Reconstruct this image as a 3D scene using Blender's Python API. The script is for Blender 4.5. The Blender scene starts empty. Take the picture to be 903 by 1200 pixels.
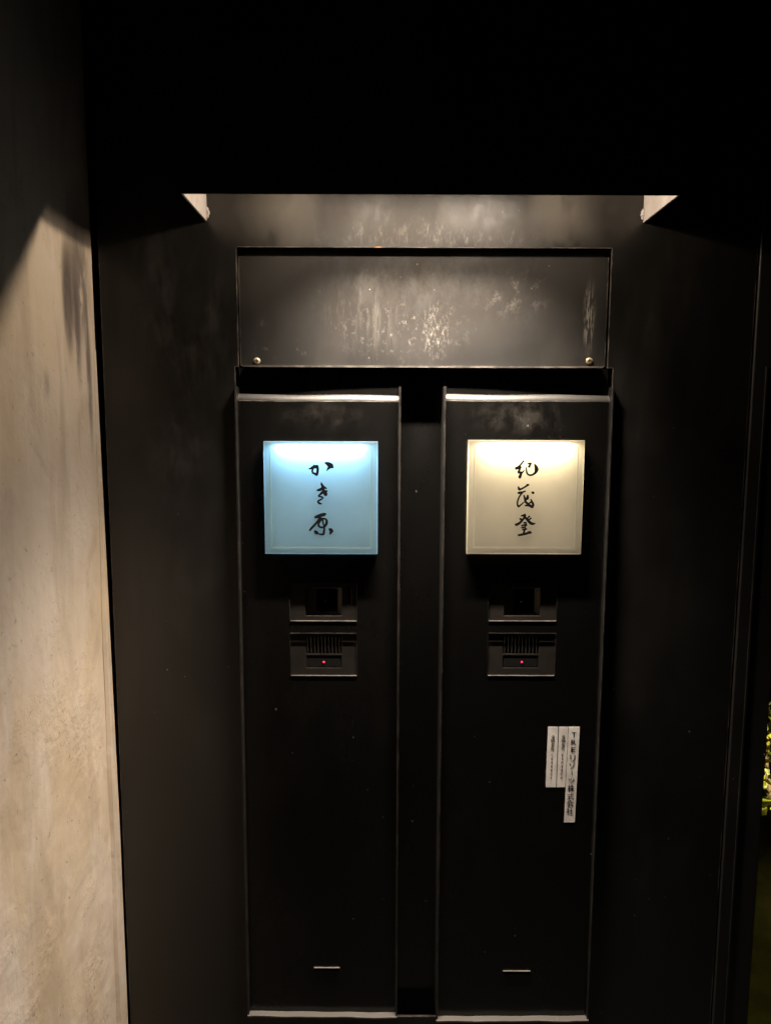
import bpy, bmesh, math, random
from mathutils import Vector, Matrix, Euler
R = math.radians
sc = bpy.context.scene
C = sc.collection

# ------------------------------------------------------------------ camera
W, H, F = 903.0, 1200.0, 850.0              # photograph pixels, focal length in pixels
CAM = Vector((0.0, -1.2, 1.5))
TILT, ROLL = R(6.8), R(0.2)
cam_m = Euler((R(90) - TILT, 0, 0)).to_matrix() @ Matrix.Rotation(ROLL, 3, 'Z')
cd = bpy.data.cameras.new('camera'); cam = bpy.data.objects.new('camera', cd); C.objects.link(cam)
cam.matrix_world = Matrix.Translation(CAM) @ cam_m.to_4x4()
cd.sensor_fit = 'HORIZONTAL'; cd.sensor_width = 36; cd.lens = 36 * F / W
cd.clip_start = 0.01; cd.clip_end = 500
sc.camera = cam

# ------------------------------------------------------------------ night sky, exposure
w = bpy.data.worlds.new('World'); sc.world = w; w.use_nodes = True
nt = w.node_tree; sky = nt.nodes.new('ShaderNodeTexSky')
sky.sky_type = 'NISHITA'; sky.sun_disc = False
sky.sun_elevation = R(1.0); sky.sun_rotation = R(150)
bg = nt.nodes['Background']; bg.inputs['Strength'].default_value = 0.0003
nt.links.new(sky.outputs[0], bg.inputs['Color'])
sc.view_settings.view_transform = 'Standard'; sc.view_settings.look = 'None'
sc.view_settings.exposure = 0; sc.view_settings.gamma = 1
sc.cycles.max_bounces = 8; sc.cycles.caustics_reflective = False; sc.cycles.sample_clamp_indirect = 3

def P(px, py, Y=0.0):
    """photograph pixel -> point on the vertical plane at depth Y"""
    d = cam_m @ Vector(((px - W / 2) / F, -(py - H / 2) / F, -1))
    return CAM + d * ((Y - CAM.y) / d.y)
def PX(px, X):
    """photograph pixel row on the plane x = X"""
    d = cam_m @ Vector(((px[0] - W / 2) / F, -(px[1] - H / 2) / F, -1))
    return CAM + d * ((X - CAM.x) / d.x)

# ------------------------------------------------------------------ materials
class NB:
    def __init__(s, name):
        s.m = bpy.data.materials.new(name); s.m.use_nodes = True
        s.t = s.m.node_tree; s.b = s.t.nodes['Principled BSDF']
        s.pos = s.t.nodes.new('ShaderNodeNewGeometry').outputs['Position']
    def put(s, sock, v):
        if hasattr(v, 'is_linked') or isinstance(v, bpy.types.NodeSocket): s.t.links.new(v, sock)
        else:
            if isinstance(v, (tuple, list)) and len(v) == 3 and len(sock.default_value) == 4: v = (*v, 1)
            sock.default_value = v
    def math(s, op, a, b=0.0, c=0.0, clamp=False):
        n = s.t.nodes.new('ShaderNodeMath'); n.operation = op; n.use_clamp = clamp
        s.put(n.inputs[0], a); s.put(n.inputs[1], b); s.put(n.inputs[2], c); return n.outputs[0]
    def vmath(s, op, a, b=(0, 0, 0)):
        n = s.t.nodes.new('ShaderNodeVectorMath'); n.operation = op
        s.put(n.inputs[0], a); s.put(n.inputs[1], b)
        return n.outputs['Value'] if op in ('LENGTH', 'DOT_PRODUCT') else n.outputs[0]
    def noise(s, scale, detail=4, rough=.55, stretch=(1, 1, 1), off=(0, 0, 0), dist=0.0):
        v = s.vmath('MULTIPLY', s.vmath('ADD', s.pos, off), stretch)
        n = s.t.nodes.new('ShaderNodeTexNoise'); s.put(n.inputs['Vector'], v)
        n.inputs['Scale'].default_value = scale; n.inputs['Detail'].default_value = detail
        n.inputs['Roughness'].default_value = rough; n.inputs['Distortion'].default_value = dist
        return n.outputs[0]
    def voro(s, scale, stretch=(1, 1, 1), rand=1.0, off=(0, 0, 0)):
        v = s.vmath('MULTIPLY', s.vmath('ADD', s.pos, off), stretch)
        a = s.t.nodes.new('ShaderNodeSeparateXYZ'); s.put(a.inputs[0], v)
        b = s.t.nodes.new('ShaderNodeCombineXYZ'); s.put(b.inputs[0], a.outputs[0]); s.put(b.inputs[1], a.outputs[2])
        n = s.t.nodes.new('ShaderNodeTexVoronoi'); n.voronoi_dimensions = '2D'; s.put(n.inputs['Vector'], b.outputs[0])
        n.inputs['Scale'].default_value = scale; n.inputs['Randomness'].default_value = rand
        return n
    def ramp(s, v, a, b, lo=0.0, hi=1.0):
        n = s.t.nodes.new('ShaderNodeMapRange'); n.interpolation_type = 'SMOOTHSTEP'
        s.put(n.inputs[0], v)
        for i, q in enumerate((a, b, lo, hi)): n.inputs[i + 1].default_value = q
        return n.outputs[0]
    def mix(s, f, a, b):
        n = s.t.nodes.new('ShaderNodeMix'); n.data_type = 'RGBA'
        s.put(n.inputs[0], f); s.put(n.inputs[6], a); s.put(n.inputs[7], b); return n.outputs[2]
    def blob(s, c, size, inner=0.3):
        """soft ellipse mask round a world point"""
        v = s.vmath('DIVIDE', s.vmath('SUBTRACT', s.pos, c), size)
        return s.ramp(s.vmath('LENGTH', v), 1.0, inner)
    def bump(s, h, strength, dist=.002, normal=None):
        n = s.t.nodes.new('ShaderNodeBump'); s.put(n.inputs['Height'], h)
        n.inputs['Strength'].default_value = strength; n.inputs['Distance'].default_value = dist
        if normal is not None: s.put(n.inputs['Normal'], normal)
        return n.outputs[0]
    def set(s, **k):
        names = dict(col='Base Color', rough='Roughness', metal='Metallic', normal='Normal', spec='Specular IOR Level',
                     coat='Coat Weight', emit='Emission Color', es='Emission Strength', trans='Transmission Weight', crough='Coat Roughness')
        for a, v in k.items(): s.put(s.b.inputs[names[a]], v)
        return s.m

def steel_mat(name, dust=1.0, wear=1.0, scuffs=(), rough=(.28, .46), base=.006, bumpy=1.0, film=(), spec=.6, film_amt=.5, rust=None):
    n = NB(name)
    big = n.noise(3.5, 5, .6)
    fine = n.noise(45, 6, .7)
    streak = n.noise(9, 5, .6, (1.6, 1.6, .35), (3, 1, 2), .4)
    g = n.math('MULTIPLY', n.ramp(big, .42, .75), n.ramp(streak, .4, .7))
    g = n.math('MULTIPLY', g, .10 * dust)
    sp = n.voro(38, (1, 1, .7)); sz = sp
    col = n.t.nodes.new('ShaderNodeSeparateColor'); n.put(col.inputs[0], sz.outputs['Color'])
    keep = n.ramp(col.outputs[0], .84, .86)
    size = n.math('MULTIPLY_ADD', n.math('POWER', col.outputs[1], 3.0), .040, .015)
    rag = n.math('MULTIPLY_ADD', n.noise(420, 2, .5), .05, -.025)
    speck = n.math('MULTIPLY', n.math('LESS_THAN', n.math('ADD', sp.outputs['Distance'], rag), size), keep)
    pat = n.ramp(n.noise(2.2, 3, .5, (1, 1, 1), (7, 7, 7)), .44, .60)
    speck = n.math('MULTIPLY', speck, pat)
    extra = 0.0
    for (c, size_, lo, hi, sc_, st, amt) in scuffs:
        m = n.blob(c, size_, .15)
        t = n.ramp(n.noise(sc_, 8, .72, st, (c[0] * 3 + 5, 2, c[2]), .15), lo, hi)
        extra = n.math('MAXIMUM', extra, n.math('MULTIPLY', n.math('MULTIPLY', m, t), amt))
    # bare, worn arrises
    bv = n.t.nodes.new('ShaderNodeBevel'); bv.samples = 2; bv.inputs['Radius'].default_value = .0022
    geo = n.t.nodes.new('ShaderNodeNewGeometry')
    edge = n.math('SUBTRACT', 1.0, n.vmath('DOT_PRODUCT', bv.outputs[0], geo.outputs['Normal']))
    edge = n.ramp(edge, .03, .18)
    edge = n.math('MULTIPLY', edge, n.ramp(n.noise(28, 5, .7, (1, 1, 1), (1, 9, 4)), .38, .62))
    edge = n.math('MULTIPLY', edge, wear)
    fd = 0.0
    for (cc, sz_) in film:
        fd = n.math('MAXIMUM', fd, n.math('MULTIPLY', n.blob(cc, sz_, .35), n.math('MULTIPLY', n.ramp(n.noise(7, 6, .65, (1.3, 1, .6), (4, 4, 4), .5), .25, .6, .35, 1), n.ramp(n.noise(30, 6, .7, (1, 1, .7), (6, 1, 4), .2), .34, .52, .35, 1))))
    c = n.mix(g, (base, base * .96, base * .9), (.16, .145, .125))
    c = n.mix(extra, c, (.42, .39, .35)) if scuffs else c
    c = n.mix(n.math('MULTIPLY', speck, n.math('MULTIPLY_ADD', col.outputs[2], .5, .15)), c, (.42, .40, .37))
    c = n.mix(n.math('MULTIPLY', edge, .75), c, (.36, .32, .28))
    if rust:
        c = n.mix(n.math('MULTIPLY', n.blob(rust, (.007, .02, .0014), .6), n.ramp(n.noise(150, 3, .6), .35, .5)), c, (.55, .20, .06))
    r = n.math('ADD', n.ramp(n.noise(6, 6, .65, (1, 1, .5), (2, 2, 2)), .3, .7, *rough), n.math('MULTIPLY', g, .5))
    bh = n.math('ADD', n.noise(5, 3, .5), n.math('MULTIPLY', fine, .06))
    c = n.mix(n.math('MULTIPLY', fd, film_amt), c, (.10, .092, .083)) if film else c
    r = n.math('ADD', r, n.math('MULTIPLY', fd, .28), clamp=True)
    return n.set(col=c, rough=r, normal=n.bump(bh, .25 * bumpy, .004), spec=n.math('MULTIPLY', n.math('SUBTRACT', 1.0, n.math('MULTIPLY', fd, .85)), spec))

def flat(name, col, rough=.5, metal=0.0, **k):
    n = NB(name)
    v = n.noise(30, 5, .6)
    c = n.mix(n.ramp(v, .35, .7), col, tuple(q * .75 for q in col))
    return n.set(col=c, rough=n.ramp(v, .3, .7, rough * .85, min(1, rough * 1.2)), metal=metal, **k)

cover_scuffs = [
    (tuple(P(470, 385, .012)), (.15, .06, .075), .53, .72, 120, (1.2, 1, .8), .22),
    (tuple(P(510, 388, .012)), (.032, .06, .065), .50, .66, 150, (1.5, 1, .55), .30),
    (tuple(P(690, 372, .012)), (.013, .06, .075), .47, .60, 170, (2.2, 1, .22), .45),
    (tuple(P(490, 330, .012)), (.24, .06, .055), .42, .85, 9, (1, 1, .6), .16),
    (tuple(P(600, 345, .012)), (.09, .06, .06), .50, .75, 60, (1, 1, .8), .14),
    (tuple(P(430, 365, .012)), (.10, .06, .09), .48, .72, 30, (2.5, 1, .35), .12),
    (tuple(P(330, 400, .012)), (.06, .06, .05), .58, .7, 45, (1, 1, .8), .6),
]
wall_scuffs = [
    (tuple(P(480, 245)), (.30, .06, .045), .40, .75, 14, (1.2, 1, .6), .14),
    (tuple(P(470, 272)), (.22, .06, .035), .48, .72, 55, (1.3, 1, .6), .25),
    (tuple(P(200, 380)), (.13, .06, .20), .46, .75, 9, (1.4, 1, .5), .12),
    (tuple(P(215, 520)), (.09, .06, .12), .48, .75, 14, (1.3, 1, .6), .10),
    (tuple(P(520, 278)), (.24, .06, .022), .50, .70, 90, (1.6, 1, .5), .22),
]
M = {}
M['steel'] = steel_mat('black_painted_steel', 1.0, 1.2, wall_scuffs, film=[(tuple(P(495, 245)), (.40, .08, .11))], rust=tuple(P(443, 289.6)))
M['cover'] = steel_mat('scuffed_black_steel', 1.0, 1.0, cover_scuffs, (.46, .62), .010, spec=.36, film=[(tuple(P(495, 340, .012)), (.34, .08, .12))], film_amt=.16)
M['panel'] = steel_mat('satin_black_steel', .15, .22, [
    (tuple(P(375, 488)), (.10, .06, .035), .44, .8, 12, (1, 1, .8), .06),
    (tuple(P(610, 488)), (.12, .06, .04), .44, .75, 14, (1, 1, .8), .10)], (.20, .30), .003, spec=.5)
M['worn'] = steel_mat('worn_edge_steel', 1.0, 1.3, (), (.42, .58), .022)
M['fin'] = steel_mat('black_fin_steel', .3, .20, (), (.30, .45), .008)
M['lip'] = steel_mat('lit_lip_steel', 1.0, 1.3, (), (.4, .55), .10)  # paler copy of the steel; light on upward edges put into its colour
M['hood'] = steel_mat('hood_black_steel', .2, .06, (), (.4, .6), .006)
M['hood_inside'] = flat('pale_primer', (.34, .32, .32), .6)
M['gloss'] = flat('gloss_black_plastic', (.012, .012, .012), .10)
M['gloss2'] = flat('satin_black_plastic', (.022, .020, .018), .12)
M['cheek'] = flat('camera_cheek', (.10, .09, .08), .3)
M['glass'] = flat('dark_camera_glass', (.004, .004, .005), .05)
M['ink'] = flat('black_ink', (.004, .004, .005), .6, spec=.1)
M['print'] = flat('grey_print', (.004, .004, .004), .7, spec=.1)
M['print_faint'] = flat('faded_print', (.03, .027, .025), .7, spec=.1)
M['sticker'] = flat('pale_label_film', (.90, .87, .85), .5)
M['brass'] = flat('brass_screw', (.38, .31, .21), .5, .4)
M['white'] = flat('white_reflector', (.8, .8, .8), .6)
M['sign_back'] = flat('grey_sign_back', (.60, .60, .60), .7)
M['alu'] = flat('aluminium', (.55, .54, .52), .35, 1.0)
n = NB('red_indicator'); M['red'] = n.set(col=(.5, .01, .02), emit=(1.0, .02, .06), es=3.5)

def frosted(name, col):
    n = NB(name); t = n.t
    tr = t.nodes.new('ShaderNodeBsdfTranslucent'); df = t.nodes.new('ShaderNodeBsdfDiffuse')
    gl = t.nodes.new('ShaderNodeBsdfGlossy'); gl.inputs['Roughness'].default_value = .25
    v = n.mix(n.ramp(n.noise(14, 5, .6), .35, .7), col, tuple(q * .95 for q in col))
    n.put(tr.inputs[0], v); n.put(df.inputs[0], v)
    m1 = t.nodes.new('ShaderNodeMixShader'); m1.inputs[0].default_value = .05
    t.links.new(tr.outputs[0], m1.inputs[1]); t.links.new(df.outputs[0], m1.inputs[2])
    m2 = t.nodes.new('ShaderNodeMixShader'); m2.inputs[0].default_value = .03
    t.links.new(m1.outputs[0], m2.inputs[1]); t.links.new(gl.outputs[0], m2.inputs[2])
    t.links.new(m2.outputs[0], t.nodes['Material Output'].inputs['Surface'])
    return n.m

def concrete_mat(XC):
    n = NB('trowelled_concrete')
    big = n.noise(2.6, 4, .55, (1, 1.6, .8), dist=.6)
    streak = n.noise(5, 4, .55, (1, 2.4, .5), (4, 2, 1), .8)
    thin = n.noise(8, 4, .55, (1, 2.6, .4), (1, 2, 8), .6)
    patch = n.noise(7, 5, .6, (1, 1.3, .9), (9, 1, 1), .8)
    c = n.mix(n.ramp(big, .35, .65), (.60, .49, .355), (.68, .60, .52))
    c = n.mix(n.math('MULTIPLY', n.ramp(streak, .45, .68), .55), c, (.42, .34, .25))
    c = n.mix(n.math('MULTIPLY', n.ramp(thin, .52, .70), .32), c, (.74, .70, .64))
    c = n.mix(n.math('MULTIPLY', n.ramp(patch, .52, .70), .5), c, (.46, .37, .27))
    # grey run-off stains near the corner below the hood
    for (px, sz, amt, th) in (((92, 325), (.05, .055, .15), .8, .28), ((80, 345), (.05, .03, .115), .85, .10), ((78, 350), (.05, .022, .105), .85, .32), ((90, 380), (.05, .018, .12), .8, .34), ((104, 430), (.05, .014, .17), .8, .34), ((50, 450), (.05, .03, .03), .5, .44)):
        q = PX(px, XC)
        m = n.math('MULTIPLY', n.blob(tuple(q), sz, .2), n.ramp(n.noise(20, 6, .68, (1, 2.0, .45), (2, 5, 3), .5), th - .04, th + .22))
        c = n.mix(n.math('MULTIPLY', m, amt), c, (.10, .085, .085))
    pits = n.ramp(n.noise(70, 6, .7, (1, 1, 1), (2, 8, 1)), .62, .72)
    c = n.mix(n.math('MULTIPLY', pits, .12), c, (.2, .16, .12))
    h = n.math('ADD', n.noise(9, 5, .5, (1, 1, .8)), n.math('MULTIPLY', n.math('MULTIPLY', n.noise(80, 4, .6), n.ramp(n.noise(5, 3), .42, .62)), .34))
    h = n.math('SUBTRACT', h, n.math('MULTIPLY', pits, .15))
    return n.set(col=c, rough=.82, normal=n.bump(h, .7, .010), spec=.25)

# ------------------------------------------------------------------ geometry helpers
def thing(name, label, cat, loc=(0, 0, 0), group=None):
    o = bpy.data.objects.new(name, None); C.objects.link(o); o.location = loc
    o.empty_display_size = .05
    tag(o, label, cat, group); return o
def tag(o, label, cat=None, group=None, kind=None):
    if label: o['label'] = label
    if cat: o['category'] = cat
    if group: o['group'] = group
    if kind: o['kind'] = kind
    return o
def origin(o):
    v = Vector((0, 0, 0))
    while o: v += o.location; o = o.parent
    return v
def obj(name, bm, mat, parent=None, bevel=0.0, smooth=False, seg=2):
    """world-space bmesh -> one mesh object, kept relative to its parent"""
    me = bpy.data.meshes.new(name)
    if parent:
        bmesh.ops.translate(bm, verts=bm.verts, vec=-origin(parent))
    bmesh.ops.recalc_face_normals(bm, faces=bm.faces)
    bm.to_mesh(me); bm.free()
    for m in (mat if isinstance(mat, (list, tuple)) else [mat]): me.materials.append(m)
    o = bpy.data.objects.new(name, me); C.objects.link(o); o.parent = parent
    if bevel:
        b = o.modifiers.new('bevel', 'BEVEL'); b.width = bevel; b.segments = seg; b.limit_method = 'ANGLE'; b.angle_limit = R(40)
    if smooth:
        for p in me.polygons: p.use_smooth = True
    return o
def box(bm, x0, x1, y0, y1, z0, z1, mi=0):
    v = [bm.verts.new((x, y, z)) for x in (x0, x1) for y in (y0, y1) for z in (z0, z1)]
    for f in ((0, 1, 3, 2), (4, 6, 7, 5), (0, 4, 5, 1), (2, 3, 7, 6), (0, 2, 6, 4), (1, 5, 7, 3)):
        bm.faces.new([v[i] for i in f]).material_index = mi
def bx(*a):
    bm = bmesh.new(); box(bm, *a); return bm
def plate(xs, zs, solid, y0, y1):
    """flat plate made of grid cells; solid(i,j) says which cells are there"""
    bm = bmesh.new(); V = {}
    nx, nz = len(xs) - 1, len(zs) - 1
    def v(i, j, k):
        if (i, j, k) not in V: V[i, j, k] = bm.verts.new((xs[i], (y0, y1)[k], zs[j]))
        return V[i, j, k]
    S = lambda i, j: 0 <= i < nx and 0 <= j < nz and solid(i, j)
    for i in range(nx):
        for j in range(nz):
            if not S(i, j): continue
            for k in (0, 1): bm.faces.new([v(i, j, k), v(i + 1, j, k), v(i + 1, j + 1, k), v(i, j + 1, k)])
            if not S(i - 1, j): bm.faces.new([v(i, j, 0), v(i, j + 1, 0), v(i, j + 1, 1), v(i, j, 1)])
            if not S(i + 1, j): bm.faces.new([v(i + 1, j, 0), v(i + 1, j + 1, 0), v(i + 1, j + 1, 1), v(i + 1, j, 1)])
            if not S(i, j - 1): bm.faces.new([v(i, j, 0), v(i + 1, j, 0), v(i + 1, j, 1), v(i, j, 1)])
            if not S(i, j + 1): bm.faces.new([v(i, j + 1, 0), v(i + 1, j + 1, 0), v(i + 1, j + 1, 1), v(i, j + 1, 1)])
    return bm
def profile_x(pts, x0, x1, nx=1, warp=None):
    """closed (y,z) outline swept along x"""
    bm = bmesh.new(); rings = []
    for i in range(nx + 1):
        x = x0 + (x1 - x0) * i / nx
        rings.append([bm.verts.new((x, y + (warp(i / nx, y, z)[0] if warp else 0), z + (warp(i / nx, y, z)[1] if warp else 0))) for y, z in pts])
    for a, b in zip(rings, rings[1:]):
        for k in range(len(pts)):
            k2 = (k + 1) % len(pts); bm.faces.new([a[k], a[k2], b[k2], b[k]])
    bm.faces.new(rings[0]); bm.faces.new(rings[-1][::-1]); return bm
def disc(bm, c, r, y0, y1, seg=16, r1=None):
    a = [bm.verts.new((c[0] + r * math.cos(t), y0, c[2] + r * math.sin(t))) for t in [2 * math.pi * k / seg for k in range(seg)]]
    r1 = r if r1 is None else r1
    b = [bm.verts.new((c[0] + r1 * math.cos(t), y1, c[2] + r1 * math.sin(t))) for t in [2 * math.pi * k / seg for k in range(seg)]]
    bm.faces.new(a); bm.faces.new(b[::-1])
    for k in range(seg): bm.faces.new([a[k], a[(k + 1) % seg], b[(k + 1) % seg], b[k]])
def blob_mesh(c, r, sq=(1, 1, 1), seed=0, amp=.2, sub=2):
    bm = bmesh.new(); bmesh.ops.create_icosphere(bm, subdivisions=sub, radius=1)
    rn = random.Random(seed)
    for v in bm.verts:
        k = r * (1 + rn.uniform(-amp, amp)); v.co = Vector((v.co.x * k * sq[0] + c[0], v.co.y * k * sq[1] + c[1], v.co.z * k * sq[2] + c[2]))
    return bm

# ------------------------------------------------------------------ ground
def ground():
    n = NB('dark_paving')
    c = n.mix(n.ramp(n.noise(20, 6, .6), .35, .7), (.022, .022, .022), (.045, .042, .04))
    m = n.set(col=c, rough=n.ramp(n.noise(3, 4), .3, .7, .45, .8), normal=n.bump(n.noise(90, 4), .4))
    bm = bmesh.new()
    vs = [bm.verts.new(p) for p in ((-60, -60, 0), (60, -60, 0), (60, 60, 0), (-60, 60, 0))]
    bm.faces.new(vs); o = obj('ground', bm, m); o['kind'] = 'structure'
ground()

# ------------------------------------------------------------------ concrete wall
XC = -0.471
t = thing('concrete_wall', 'weathered beige concrete wall standing square to the black steel wall', 'wall', (XC - .1, -.9, 0))
M['concrete'] = concrete_mat(XC)
def conc():
    bm = bmesh.new()
    # front face as a grid with slight trowel waves
    rn = random.Random(4); ny, nz = 60, 120
    g = []
    for i in range(ny + 1):
        row = []
        for j in range(nz + 1):
            y = -2.2 + 2.199 * i / ny; z = 3.2 * j / nz
            wv = .0016 * math.sin(9 * y + 3 * math.sin(3.1 * z)) + .0013 * math.sin(4.3 * z + 5 * y) + .0008 * math.sin(17 * y + 11 * z)
            row.append(bm.verts.new((XC + wv * min(1, -y * 12), y, z)))
        g.append(row)
    for i in range(ny):
        for j in range(nz): bm.faces.new([g[i][j], g[i + 1][j], g[i + 1][j + 1], g[i][j + 1]])
    a = [bm.verts.new((XC - .2, y, z)) for y, z in ((-2.2, 0), (-.001, 0), (-.001, 3.2), (-2.2, 3.2))]
    bm.faces.new(a)
    bm.faces.new([g[0][j] for j in range(nz + 1)] + [a[3], a[0]])
    bm.faces.new([g[ny][j] for j in range(nz + 1)] + [a[2], a[1]])
    bm.faces.new([g[i][0] for i in range(ny + 1)] + [a[1], a[0]])
    bm.faces.new([g[i][nz] for i in range(ny + 1)] + [a[2], a[3]])
    obj('wall_body', bm, M['concrete'], t, smooth=False)
    # raised plaster bead along the corner, widening downwards
    bm = bmesh.new(); prev = None
    for j in range(61):
        z = 1.62 * j / 60 + .0; f = max(0, 1 - z / 1.62)
        wd = .003 + .040 * f + .0012 * math.sin(23 * z); th = .0015 + .0055 * min(1, f * 2)
        ring = [bm.verts.new(p) for p in ((XC - .01, -.0035 - wd - .004, z), (XC + .0005, -.0035 - wd - .004, z), (XC + th, -.0035 - wd, z), (XC + th * 1.1, -.0035, z), (XC - .01, -.0035, z))]
        if prev:
            for k in range(5): bm.faces.new([prev[k], prev[(k + 1) % 5], ring[(k + 1) % 5], ring[k]])
        else: bm.faces.new(ring)
        prev = ring
    bm.faces.new(prev[::-1])
    obj('corner_bead', bm, M['concrete'], t)
conc()

# ------------------------------------------------------------------ black steel wall with its openings
x_upL, x_upR = P(277, 300).x, P(716.5, 300).x
x_loL, x_loR = P(276, 455).x, P(717, 455).x
z_top, z_led = P(500, 290).z, P(500, 430.5).z
z_bot = P(500, 1192).z
x_end = P(903, 780).x; x_seam = P(885.5, 330).x
wall = thing('steel_wall', 'tall black painted steel wall holding the two intercom panels', 'wall', (.1, .05, 0))
TH = .004
xs = [XC + .011, x_loL, x_upL, x_upR, x_loR, x_seam]; zs = [0, z_bot, z_led, z_top, 3.2]
holes = {(1, 1), (2, 1), (3, 1), (2, 2)}
obj('wall_plate', plate(xs, zs, lambda i, j: (i, j) not in holes, 0, TH), M['steel'], wall)
# right end: folded edge column, 3 mm proud behind a fine open seam
obj('end_column', bx(x_seam + .003, x_end, -.004, .09, 0, 3.2), M['hood'], wall, bevel=.002)
obj('seam_strip', bx(x_seam + .022, x_seam + .026, -.0065, -.0045, .2, P(890, 430).z), M['hood'], wall, bevel=.0006)
obj('back_plate', bx(XC - .25, x_end - .004, .088, .0895, 0, 3.19), M['steel'], wall)
# cover panel in the upper opening
YC = .013
cov = obj('cover_panel', bx(x_upL + .0005, x_upR - .0005, YC, YC + .003, z_led + .003, z_top + .02), M['cover'], wall)
bow = lambda f, y, z: ((-.0035 + .007 * (4 * (f - .5) ** 2)) * (-1 if y < .004 else 0), 0)
obj('cover_flange', profile_x([(-.0012, z_led), (YC + .003, z_led), (YC + .003, z_led + .0025), (-.0012, z_led + .0025)], x_upL + .008, x_upR - .008, 24, bow), M['worn'], wall)
for (px, py) in ((301, 423), (690, 423)):
    c = P(px, py, YC); bm = bmesh.new()
    disc(bm, c, .0058, YC - .0001, YC - .0016, 18, .0056); disc(bm, c, .0054, YC - .0016, YC - .003, 18, .0034)
    for a in (0, 1):
        s = (.0032, .0007) if a else (.0007, .0032)
        box(bm, c.x - s[0], c.x + s[0], YC - .0033, YC - .0029, c.z - s[1], c.z + s[1], 1)
    obj('screw', bm, [M['brass'], M['gloss2']], cov)
# recessed strip between the two panels
xl_in, xr_in = P(469.5, 455).x, P(519.5, 455).x
obj('channel_plate', bx(xl_in - .004, xr_in + .004, .037, .040, z_bot - .02, z_led + .01), M['panel'], wall)

# ------------------------------------------------------------------ hood over the panels
YL = -.137; ZH = P(500, 260).z
gxL, gxR = P(242.5, 260).x, P(753, 260).x
ztopH = ZH + .30
hood = thing('canopy_hood', 'boxy black steel light hood projecting above the scuffed cover panel', 'hood', ((gxL + gxR) / 2, 0, ZH))
obj('front_plate', bx(gxL - .003, gxR + .003, YL - .003, YL, ZH, ztopH), M['hood'], hood)
obj('top_plate', bx(gxL - .003, gxR + .003, YL, -.001, ztopH - .003, ztopH), M['hood'], hood)
obj('lamp_shelf', bx(gxL + .0001, gxR - .0001, YL + .0002, -.0012, ZH + .085, ZH + .088), M['hood_inside'], hood)
for s, gx in ((-1, gxL), (1, gxR)):
    bm = bx(min(gx, gx + s * .003), max(gx, gx + s * .003), YL + .0001, -.0005, ZH, ztopH - .0031)
    obj('side_plate', bm, M['hood_inside'], hood)
    for dz, r in ((.013, .0042), (.007, .003), (.018, .0026)):
        obj('weld_bead', blob_mesh((gx - s * .001, -.003, ZH + dz), r, (1, 1, 1.3), int(dz * 1000) + s, .25), M['hood_inside'], hood)

# lamp inside the hood
YLAMP, ZLAMP, XLAMP = -.100, ZH + .046, (gxL + gxR) / 2
LLEN = .30
lamp = thing('led_bar_lamp', 'warm led bar lamp fixed up inside the hood', 'lamp', (XLAMP, YLAMP, ZLAMP))
obj('housing', bx(XLAMP - LLEN / 2 - .01, XLAMP + LLEN / 2 + .01, YLAMP - .010, YLAMP + .010, ZLAMP + .006, ZH + .0849), M['alu'], lamp, bevel=.001)
n = NB('lit_lamp_lens'); mlens = n.set(col=(.8, .8, .8), emit=(1, .86, .72), es=55.0)
obj('lens', bx(XLAMP - LLEN / 2, XLAMP + LLEN / 2, YLAMP - .007, YLAMP + .007, ZLAMP + .001, ZLAMP + .006), mlens, lamp)
def area(name, parent, loc, sx, sy, power, col, spread=180, rot=(0, 0, 0)):
    l = bpy.data.lights.new(name, 'AREA'); l.shape = 'RECTANGLE'; l.size = sx; l.size_y = sy
    l.energy = power; l.color = col; l.spread = R(spread)
    o = bpy.data.objects.new(name, l); C.objects.link(o); o.parent = parent
    o.location = Vector(loc) - origin(parent); o.rotation_euler = rot; return o
area('lamp_light', lamp, (XLAMP, YLAMP, ZLAMP), LLEN, .012, 1.5, (1, .80, .60), 180)
area('added_beam', lamp, (XLAMP, YLAMP, ZLAMP - .0005), LLEN, .012, 11.5, (1, .84, .68), 88)  # extra narrow light, added to brighten the lower concrete
for s_ in (-1, 1):       # glowing bar ends, added to brighten the top of the concrete
    obj('added_end_glow', bx(XLAMP + s_ * (LLEN / 2 + .005) - .0045, XLAMP + s_ * (LLEN / 2 + .005) + .0045, YLAMP - .007, YLAMP + .007, ZLAMP - .004, ZLAMP + .0058), mlens, lamp)
    area('added_end_light', lamp, (XLAMP + s_ * (LLEN / 2 + .0105), YLAMP, ZLAMP), .012, .010, .78, (1, .78, .55), 180, (0, -s_ * R(90), 0))

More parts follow.
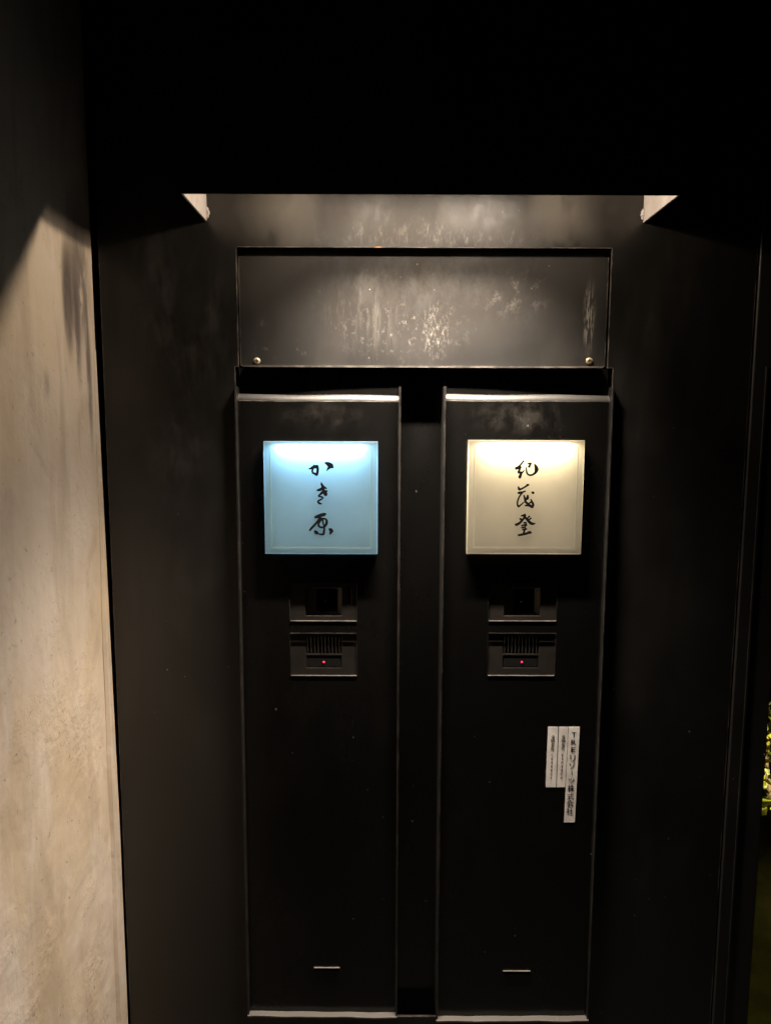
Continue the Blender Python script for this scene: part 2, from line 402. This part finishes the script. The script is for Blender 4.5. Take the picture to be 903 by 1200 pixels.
# ------------------------------------------------------------------ intercom panels
def intercom_panel(pl, pr, hx, sx, label, botL, botR, slot_py):
    """pl,pr: pixel columns of the panel's sides at row 455; hx: station cutout columns; sx: slot columns"""
    x0, x1 = P(pl, 455).x, P(pr, 455).x
    zt, zb = P(pl, 470).z, P((pl + pr) / 2, (botL + botR) / 2).z
    t = thing('intercom_panel', label, 'panel', ((x0 + x1) / 2, 0, zb), 'tall intercom panels in the steel wall')
    hx0, hx1 = P(hx[0], 735).x, P(hx[1], 735).x
    s0, s1 = P(sx[0], 1135).x, P(sx[1], 1135).x
    r_ = lambda py: P(hx[0], py).z
    zz = [zb, r_(slot_py + 4.6), r_(slot_py + 1.2), r_(791), r_(741.5), r_(727), r_(684), zt]
    xx = sorted([x0 + .0035, hx0, s0, s1, hx1, x1 - .0035])
    ih0, ih1 = xx.index(hx0), xx.index(hx1); is0, is1 = xx.index(s0), xx.index(s1)
    def solid(i, j):
        if j in (3, 5) and ih0 <= i < ih1: return False
        if j == 1 and is0 <= i < is1: return False
        return True
    obj('face_plate', plate(xx, zz, solid, -.0005, .0010), M['panel'], t, bevel=.0003)
    for py, k in ((727, 1), (791, 1), (741.5, 0)):       # added strips, painted stand-in for light caught on cut-out edges
        zc = r_(py); m_ = M['lip'] if k else M['fin']
        obj('cutout_glint', bx(hx0 + .0004, hx1 - .0004, -.0016, -.0006, zc - .0013, zc - .0002), m_, t)
    # rolled top edge and the set-back strip above it
    pts = [(-.0005, zt + .0002)]
    for k in range(1, 8):
        a = R(90) * k / 7; pts.append((-.0005 + .0115 * (1 - math.cos(a)), zt + .0002 + .0115 * math.sin(a)))
    pts += [(.014, zt + .0117), (.014, zt + .0002)]
    bm = profile_x(pts, x0 + .0035, x1 - .0035, 30, lambda f, y, z: (0, .0007 * math.sin(f * 9 + x0 * 20) - .0009 * f))
    o = obj('top_roll', bm, M['worn'], t)
    obj('upper_strip', bx(x0 + .0035, x1 - .0035, .0145, .0165, zt - .01, z_led + .02), M['panel'], t)
    zp = P(pl, 453).z
    for k, (a, b) in enumerate(((x0, x0 + .0032), (x1 - .0032, x1))):
        bm = bmesh.new(); rn = random.Random(int(a * 1000)); N = 40; prev = None
        for j in range(N + 1):
            z = zb + (zp - zb) * j / N; e = rn.uniform(-.0003, .0003)
            yf = -.0105 + .0015 * math.sin(3 * z + k) + e
            ring = [bm.verts.new(p) for p in ((a, yf + .0005, z), (a + .0006, yf, z), (b - .0006, yf, z), (b, yf + .0005, z), (b, .044, z), (a, .044, z))]
            if prev:
                for q in range(6): bm.faces.new([prev[q], prev[(q + 1) % 6], ring[(q + 1) % 6], ring[q]])
            else: bm.faces.new(ring)
            prev = ring
        bm.faces.new(prev[::-1])
        obj('side_plate', bm, M['fin'], t)
    d = P(pr, botR).z - P(pl, botL).z
    bm = profile_x([(-.0115, zb - .0032), (-.0005, zb - .0032), (-.0005, zb - .0004), (-.0115, zb - .0006)], x0 + .0005, x1 - .0005, 30,
                   lambda f, y, z: (.0005 * math.sin(13 * f) if y < -.005 else 0, (f - .5) * d * .6 + .0004 * math.sin(21 * f)))
    obj('bottom_lip', bm, M['lip'], t)
    # letter-thin slot: folded tongue inside the opening
    zs_ = r_(slot_py)
    obj('slot_lip', bx(s0, s1, -.0028, -.0006, zs_ - .0014, zs_ - .0002), M['lip'], t)
    obj('slot_back', bx(s0 - .01, s1 + .01, .018, .019, zs_ - .04, zs_ + .01), M['gloss2'], t)
    return t
intercom_panel(276, 469.5, (340, 418), (368, 398), 'tall black intercom panel holding the blue lit sign', 1184, 1187, 1133)
intercom_panel(519.5, 717, (572, 651), (589, 621), 'tall black intercom panel with cream lit sign and three name stickers', 1191, 1190, 1137)

# ------------------------------------------------------------------ door stations behind the cut-outs
def door_station(h0, h1, label):
    r_ = lambda py: P(h0, py).z
    x = lambda px: P(px + h0 - 340, 735).x
    t = thing('door_station', label, 'intercom', (x(379), .01, r_(793)), 'door stations set in the intercom panels')
    Y0 = .0016
    # body with openings for camera window, grille and button
    xs = [x(334), x(358), x(374), x(400), x(408.5), x(411.5), x(424)]
    zs = [r_(797), r_(783), r_(768.5), r_(766.5), r_(746), r_(722), r_(708), r_(689), r_(679)]
    ho = {(i, j) for i in (1, 2) for j in (1, 3, 5, 6)} | {(4, 6)}
    obj('body', plate(xs, zs, lambda i, j: (i, j) not in ho, Y0, Y0 + .005), M['gloss2'], t, bevel=.0006)
    obj('back_shell', bx(x(333.5), x(424.5), Y0 + .022, Y0 + .024, r_(797.5), r_(678.5)), M['gloss2'], t)
    # camera recess: sloping cheeks round a dark pane
    a, b, c, d = x(358), x(400), r_(722), r_(689); bm = bmesh.new()
    q = [(a, c), (b, c), (b, d), (a, d)]; ins = [(x(370), r_(719)), (x(395), r_(719)), (x(395), r_(692)), (x(370), r_(692))]
    vo = [bm.verts.new((p[0], Y0 + .0052, p[1])) for p in q]; vi = [bm.verts.new((p[0], Y0 + .014, p[1])) for p in ins]
    for k in range(4): bm.faces.new([vo[k], vo[(k + 1) % 4], vi[(k + 1) % 4], vi[k]])
    obj('camera_recess', bm, M['cheek'], t)
    win = obj('camera_window', bx(x(369.5), x(395.5), Y0 + .0141, Y0 + .016, r_(719.5), r_(691.5)), M['glass'], t)
    cc = P(h0 + 41.5, 707, Y0); bm = bmesh.new()
    disc(bm, cc, .0048, Y0 + .014, Y0 + .0115, 24, .0042); disc(bm, cc, .0036, Y0 + .0115, Y0 + .0100, 24, .0016)
    obj('lens', bm, M['gloss'], win)
    for k in range(10):
        xk = x(359.2 + k * 4.15)
        obj('grille_slat', bx(xk, xk + .0030, Y0 - .0002, Y0 + .006, r_(766.4), r_(746.1)), M['gloss'], t, bevel=.0013, seg=4)
    bt = obj('call_button', bx(x(358.7), x(399.3), Y0 + .0008, Y0 + .006, r_(782.4), r_(769.2)), M['gloss'], t, bevel=.001)
    lc = P(h0 + 39.2, 776, Y0)
    obj('indicator_light', blob_mesh((lc.x, Y0 + .0004, lc.z), .0016, (1, .5, 1), 1, 0, 2), M['red'], bt, smooth=True)
door_station(340, 418, 'black video door station under the blue lit sign')
door_station(572, 651, 'black video door station under the cream lit sign')

# ------------------------------------------------------------------ lit name signs
def strokes(S, ox, oy, k, Y, parent, mat, name='lettering'):
    """brush strokes: lists of (x, y, width) in enlarged-photo units, swept to smooth ribbons"""
    bm = bmesh.new(); lay = 0
    for st in S:
        pts = []
        n_ = len(st)
        for i in range(n_ - 1):                      # Catmull-Rom
            p0, p1, p2, p3 = st[max(i - 1, 0)], st[i], st[i + 1], st[min(i + 2, n_ - 1)]
            for s in range(6):
                u = s / 6
                pts.append(tuple(.5 * (2 * p1[c] + (p2[c] - p0[c]) * u + (2 * p0[c] - 5 * p1[c] + 4 * p2[c] - p3[c]) * u * u + (3 * p1[c] - p0[c] - 3 * p2[c] + p3[c]) * u ** 3) for c in range(3)))
        pts.append(st[-1])
        yy = Y - .00012 * (lay % 5); lay += 1
        A, B = [], []
        for i, (x, y, wd) in enumerate(pts):
            q0, q1 = pts[max(i - 1, 0)], pts[min(i + 1, len(pts) - 1)]
            dx, dy = q1[0] - q0[0], q1[1] - q0[1]; L = math.hypot(dx, dy) or 1
            wd = max(wd, 6) * 1.65
            nx, ny = -dy / L * wd / 2, dx / L * wd / 2
            A.append(P(ox + (x + nx) / k, oy + (y + ny) / k, yy)); B.append(P(ox + (x - nx) / k, oy + (y - ny) / k, yy))
        va = [bm.verts.new(p) for p in A]; vb = [bm.verts.new(p) for p in B]
        for i in range(len(pts) - 1): bm.faces.new([va[i], va[i + 1], vb[i + 1], vb[i]])
    return obj(name, bm, mat, parent)

KAKIHARA = [
 [(232,212,6),(260,207,18),(300,188,26),(340,184,30),(356,192,20)],
 [(352,190,20),(349,240,20),(340,285,20),(336,302,6)],
 [(299,155,5),(297,190,16),(284,225,16),(282,258,16)],
 [(278,260,14),(310,272,18),(338,290,18)],
 [(438,132,8),(480,148,32),(520,172,40),(545,187,24),(556,188,6)],
 [(515,180,30),(485,207,18),(464,238,4)],
 [(397,382,5),(402,412,18),(425,440,18),(456,460,14),(467,458,5)],
 [(335,487,8),(370,481,22),(410,465,24),(442,452,14)],
 [(404,415,12),(412,452,18),(432,502,26),(455,540,30),(468,556,6)],
 [(477,492,8),(450,503,24),(410,515,24),(385,537,16),(364,557,16),(374,567,12),(400,571,14),(424,582,8)],
 [(424,582,8),(395,602,13),(360,622,15),(356,640,15),(378,655,17),(405,660,8)],
 [(305,832,8),(340,825,26),(400,803,28),(445,793,24),(460,796,6)],
 [(388,828,22),(355,880,20),(310,930,18),(270,972,18),(245,1006,14)],
 [(385,838,12),(402,850,16),(440,850,14),(464,872,18),(462,912,22),(438,950,18),(405,962,16),(372,950,16),(360,925,16),(376,890,14),(405,858,12)],
 [(415,860,14),(420,905,12),(436,960,14),(430,1020,18),(428,1052,14)],
 [(434,1050,14),(400,1050,15),(362,1045,11)],
 [(308,1000,10),(330,1024,28),(360,1045,14)],
 [(492,975,8),(515,992,28),(540,1005,22),(550,1000,6)],
 [(530,1002,28),(515,1032,20),(505,1054,4)]]
KIMOTO = [
 [(367,102,14),(340,140,13),(300,182,15),(262,208,22),(254,212,8)],
 [(262,208,14),(300,205,18),(322,188,20),(332,180,10)],
 [(325,185,16),(310,225,15),(290,262,18)],
 [(288,262,16),(325,257,18),(345,262,12)],
 [(335,255,20),(325,288,22),(314,318,24),(332,320,10)],
 [(340,264,14),(360,242,10),(374,228,6)],
 [(413,138,10),(442,143,18),(464,139,14)],
 [(460,140,13),(440,168,15),(428,186,14),(452,186,9)],
 [(398,188,9),(400,240,13),(412,275,14),(442,292,15),(480,285,16),(512,260,20),(528,222,32),(520,185,26),(499,148,8)],
 [(295,435,8),(303,465,20),(315,475,17),(360,455,14),(400,430,15),(434,410,14)],
 [(398,408,8),(418,420,14)],
 [(285,526,10),(307,518,20),(350,510,15),(390,494,10)],
 [(345,518,14),(310,565,13),(286,625,13),(284,665,14),(298,692,17),(330,670,11),(370,635,9)],
 [(365,545,10),(378,590,17),(390,635,19),(430,668,19),(465,697,21),(490,702,10)],
 [(416,545,12),(410,588,24),(385,605,15),(374,625,12)],
 [(453,598,9),(470,635,17),(484,670,20),(472,700,22)],
 [(378,680,14),(420,682,15),(452,690,17)],
 [(428,670,11),(446,642,13),(474,640,13)],
 [(462,507,8),(484,518,22),(502,521,7)],
 [(325,815,8),(360,808,18),(390,797,18)],
 [(388,798,14),(375,830,15),(340,875,19),(300,913,20),(266,924,22),(255,914,7)],
 [(308,848,10),(330,856,17),(347,870,12)],
 [(363,818,14),(400,850,20),(440,895,23),(475,915,22),(513,909,8)],
 [(442,813,13),(420,835,13),(404,850,10)],
 [(462,840,13),(440,855,13),(424,870,10)],
 [(358,906,10),(385,900,14),(404,905,10)],
 [(333,942,14),(360,932,13),(397,925,15),(385,946,11),(350,966,14),(333,958,10)],
 [(343,992,10),(380,986,14),(408,979,10)],
 [(386,958,12),(373,1000,15),(364,1036,17)],
 [(288,1063,14),(330,1055,19),(400,1040,19),(440,1024,22),(460,1040,16)],
 ]

def lit_sign(corn, S, ox, label, lightcol, tint, power, lettername):
    (tlx, tly), (trx, _), (brx, bry), (blx, _) = corn
    YF, D0 = -.0125, -.0010
    p0, p1 = P((tlx + blx) / 2, (tly + bry) / 2, YF), P((trx + brx) / 2, (tly + bry) / 2, YF)
    z1, z0 = P(tlx, tly, YF).z, P(blx, bry, YF).z; x0, x1 = p0.x, p1.x
    t = thing('lit_sign', label, 'sign', ((x0 + x1) / 2, 0, z0), 'lit square name signs')
    fm = frosted('frosted_acrylic_' + lettername, tint)
    obj('base_plate', bx(x0 + .003, x1 - .003, -.0032, D0, z0 + .003, z1 - .003), M['sign_back'], t)
    # cover: four sides, softened arris, raised rim, painted glow line inside it and front pane
    rm = frosted('frosted_rim_' + lettername, tuple(min(.97, q * 1.14) for q in tint))  # tint raised: the brighter lit border is put into the colour
    gm = frosted('frosted_glow_edge_' + lettername, tuple(min(.97, q * 1.3) for q in tint))  # tint raised further: light gathered along the inner edge, painted in
    def rings(name, mat, levels, cap=False):
        bm = bmesh.new(); prev = None
        for i, y in levels:
            r = [bm.verts.new((X, y, Z)) for X, Z in ((x0 + i, z0 + i), (x1 - i, z0 + i), (x1 - i, z1 - i), (x0 + i, z1 - i))]
            if prev:
                for k in range(4): bm.faces.new([prev[k], prev[(k + 1) % 4], r[(k + 1) % 4], r[k]])
            prev = r
        if cap: bm.faces.new(prev)
        return obj(name, bm, mat, t)
    rings('rim', rm, ((0, D0), (0, YF + .0008), (.0008, YF - .0004), (.0098, YF - .0004)))
    rings('glow_edge', gm, ((.0098, YF - .0004), (.0106, YF - .0001), (.0126, YF)))
    rings('front_pane', fm, ((.0126, YF), (.02, YF)), True)
    sz = (x1 - x0) - .05
    obj('led_strip', bx(x0 + .024, x1 - .024, -.0092, -.0042, z1 - .0035, z1 - .0020), M['white'], t)
    area('sign_light', t, ((x0 + x1) / 2, -.0068, z1 - .0040), sz, .004, power, lightcol)
    strokes(S, ox, 530, 873 / 80, YF - .0004, t, M['ink'])
    return t
lit_sign(((308, 517), (442, 517), (442.5, 649), (311, 649)), KAKIHARA, 340, 'frosted square sign glowing pale blue with brushed black characters', (.42, .76, 1.0), (.52, .73, .86), .34, 'blue')
lit_sign(((548.5, 515.5), (684.5, 515.5), (681, 649), (547, 649)), KIMOTO, 580, 'frosted square sign glowing warm cream with brushed black characters', (1.0, .81, .50), (.78, .75, .66), .47, 'cream')

# ------------------------------------------------------------------ name stickers
def glyph(ch):
    cu = bpy.data.curves.new('glyph', 'FONT'); cu.body = ch
    o = bpy.data.objects.new('glyph', cu); C.objects.link(o)
    bpy.context.view_layer.update()
    me = bpy.data.meshes.new_from_object(o.evaluated_get(bpy.context.evaluated_depsgraph_get()))
    v = [p.co.copy() for p in me.vertices]; f = [tuple(p.vertices) for p in me.polygons]
    bpy.data.objects.remove(o); bpy.data.curves.remove(cu); bpy.data.meshes.remove(me)
    return v, f
def sticker(corn, chars, label, mat, Y):
    cs = [P(620 + x / 8, 830 + y / 8, Y) for x, y in corn]
    t = thing('name_sticker', label, 'sticker', tuple((cs[2] + cs[3]) / 2), 'name stickers on the intercom panel')
    bm = bmesh.new()
    a = [bm.verts.new(p) for p in cs]; b = [bm.verts.new((p.x, -.0006, p.z)) for p in cs]
    bm.faces.new(a); bm.faces.new(b[::-1])
    for k in range(4): bm.faces.new([a[k], a[(k + 1) % 4], b[(k + 1) % 4], b[k]])
    obj('film', bm, M['sticker'], t)
    bm = bmesh.new()
    for ch, cx, cy, sw, sh in chars:
        v, f = glyph(ch)
        if not v: continue
        mx, Mx = min(q.x for q in v), max(q.x for q in v); my, My = min(q.y for q in v), max(q.y for q in v)
        kx, ky = sw / max(Mx - mx, 1e-4), sh / max(My - my, 1e-4)
        for ox in ((-.9, .9) if sw > 30 else (-.4, .4)):
         vs = [bm.verts.new(P(620 + (cx + ox + (q.x - (mx + Mx) / 2) * kx) / 8, 830 + (cy - (q.y - (my + My) / 2) * ky) / 8, Y - .0003 - ox * .00003)) for q in v]
         for q in f:
            try: bm.faces.new([vs[i] for i in q])
            except ValueError: pass
    obj('print', bm, mat, t)
big = [('T',250,42,48),('R',320,44,48),('E',389,40,46),('リ',470,46,66),('ゾ',538,54,62),('｜',608,7,36),('ツ',681,52,46),('株',752,62,64),('式',828,62,62),('会',894,64,60),('社',966,62,64)]
sticker(((370,175),(473,175),(425,1072),(325,1072)), [(c, 418 - 40 * (y - 252) / 714, y, sw, sh) for c, y, sw, sh in big], 'long pale name sticker reaching lowest, with bold company name', M['print'], -.0011)
def small(body, x0, x1):
    out = []; y = 268
    for i, c in enumerate(body):
        up = i >= 4
        yy = 268 + 37 * i if not up else 440 + (i - 4) * 36
        out.append((c, x0 + (x1 - x0) * (yy - 268) / 390, yy, (32, 17)[up] * (.45 if c == 'l' else 1), (33, 24)[up]))
    return out
sticker(((175,175),(269,175),(249,742),(152,742)), small('合同会社Collect', 222, 202), 'short pale name sticker, outermost of three, text starting with round C', M['print_faint'], -.0009)
sticker(((278,175),(364,175),(335,742),(257,742)), small('合同会社Explore', 320, 299), 'short pale name sticker between the other two stickers', M['print_faint'], -.0009)

# ------------------------------------------------------------------ garden beyond the wall's end
def garden():
    n = NB('shrub_leaf'); c = n.mix(n.ramp(n.noise(7, 3), .35, .65), (.05, .09, .012), (.16, .15, .02))
    ml = n.set(col=c, rough=.5)
    mb = flat('shrub_bark', (.07, .05, .035), .9)
    rn = random.Random(11)
    for (cx, cy, hz, wd, lab, nl) in ((1.44, 1.25, .95, .34, 'lit yellow green shrub just past the end of the steel wall', 1500), (2.35, 1.9, 1.35, .5, 'second leafy shrub behind the lit yellow green shrub', 900)):
        t = thing('garden_shrub', lab, 'shrub', (cx, cy, 0), 'shrubs beyond the steel wall')
        for k in range(7):
            a = rn.uniform(0, 6.28); tip = Vector((cx + math.cos(a) * wd * .6, cy + math.sin(a) * wd * .6, hz * rn.uniform(.7, .95)))
            base = Vector((cx + math.cos(a) * .04, cy + math.sin(a) * .04, 0)); bm = bmesh.new(); prev = None
            for j in range(7):
                u = j / 6; p = base.lerp(tip, u) + Vector((0, 0, .1 * math.sin(u * 3.1))); r = .011 * (1 - u * .75)
                ring = [bm.verts.new(p + Vector((r * math.cos(q), r * math.sin(q), 0))) for q in [i * 1.0472 for i in range(6)]]
                if prev:
                    for i in range(6): bm.faces.new([prev[i], prev[(i + 1) % 6], ring[(i + 1) % 6], ring[i]])
                prev = ring
            obj('stem', bm, mb, t)
        bm = bmesh.new()
        for k in range(nl):
            while True:
                d = Vector((rn.uniform(-1, 1), rn.uniform(-1, 1), rn.uniform(-1, 1)))
                if .35 < d.length < 1: break
            p = Vector((cx + d.x * wd, cy + d.y * wd, hz * .58 + d.z * hz * .46))
            L = rn.uniform(.035, .06); wv = L * .36
            m = Euler((rn.uniform(-1, 1), rn.uniform(-1, 1), rn.uniform(0, 6.28))).to_matrix()
            vs = [bm.verts.new(p + m @ Vector(q)) for q in ((0, 0, 0), (L * .4, wv, .006), (L, 0, -.008), (L * .4, -wv, .006), (L * .5, 0, -.003))]
            bm.faces.new([vs[0], vs[4], vs[1]]); bm.faces.new([vs[1], vs[4], vs[2]]); bm.faces.new([vs[2], vs[4], vs[3]]); bm.faces.new([vs[3], vs[4], vs[0]])
        obj('crown', bm, ml, t)
    gx, gy = 1.35, .72
    t = thing('garden_spotlight', 'small black garden spotlight aimed up at the shrub', 'spotlight', (gx, gy, 0))
    bm = bmesh.new(); box(bm, gx - .008, gx + .008, gy - .008, gy + .008, -.05, .16); obj('spike', bm, M['gloss2'], t)
    bm = bmesh.new(); disc(bm, (gx, 0, .2), .03, gy - .05, gy + .05, 20, .04); obj('head', bm, M['gloss2'], t)
    n = NB('spot_lens'); ml2 = n.set(col=(.8, .8, .8), emit=(1, .75, .4), es=6)
    bm = bmesh.new(); disc(bm, (gx, 0, .2), .034, gy + .0505, gy + .053, 20); obj('lens', bm, ml2, t)
    l = bpy.data.lights.new('garden_beam', 'SPOT'); l.energy = 90; l.color = (1, .78, .36); l.spot_size = R(80); l.spot_blend = .5; l.shadow_soft_size = .03
    o = bpy.data.objects.new('garden_beam', l); C.objects.link(o); o.parent = t
    src = Vector((gx, gy + .07, .2)); o.location = src - t.location
    o.rotation_euler = (Vector((1.40, 1.2, .5)) - src).to_track_quat('-Z', 'Y').to_euler()
garden()
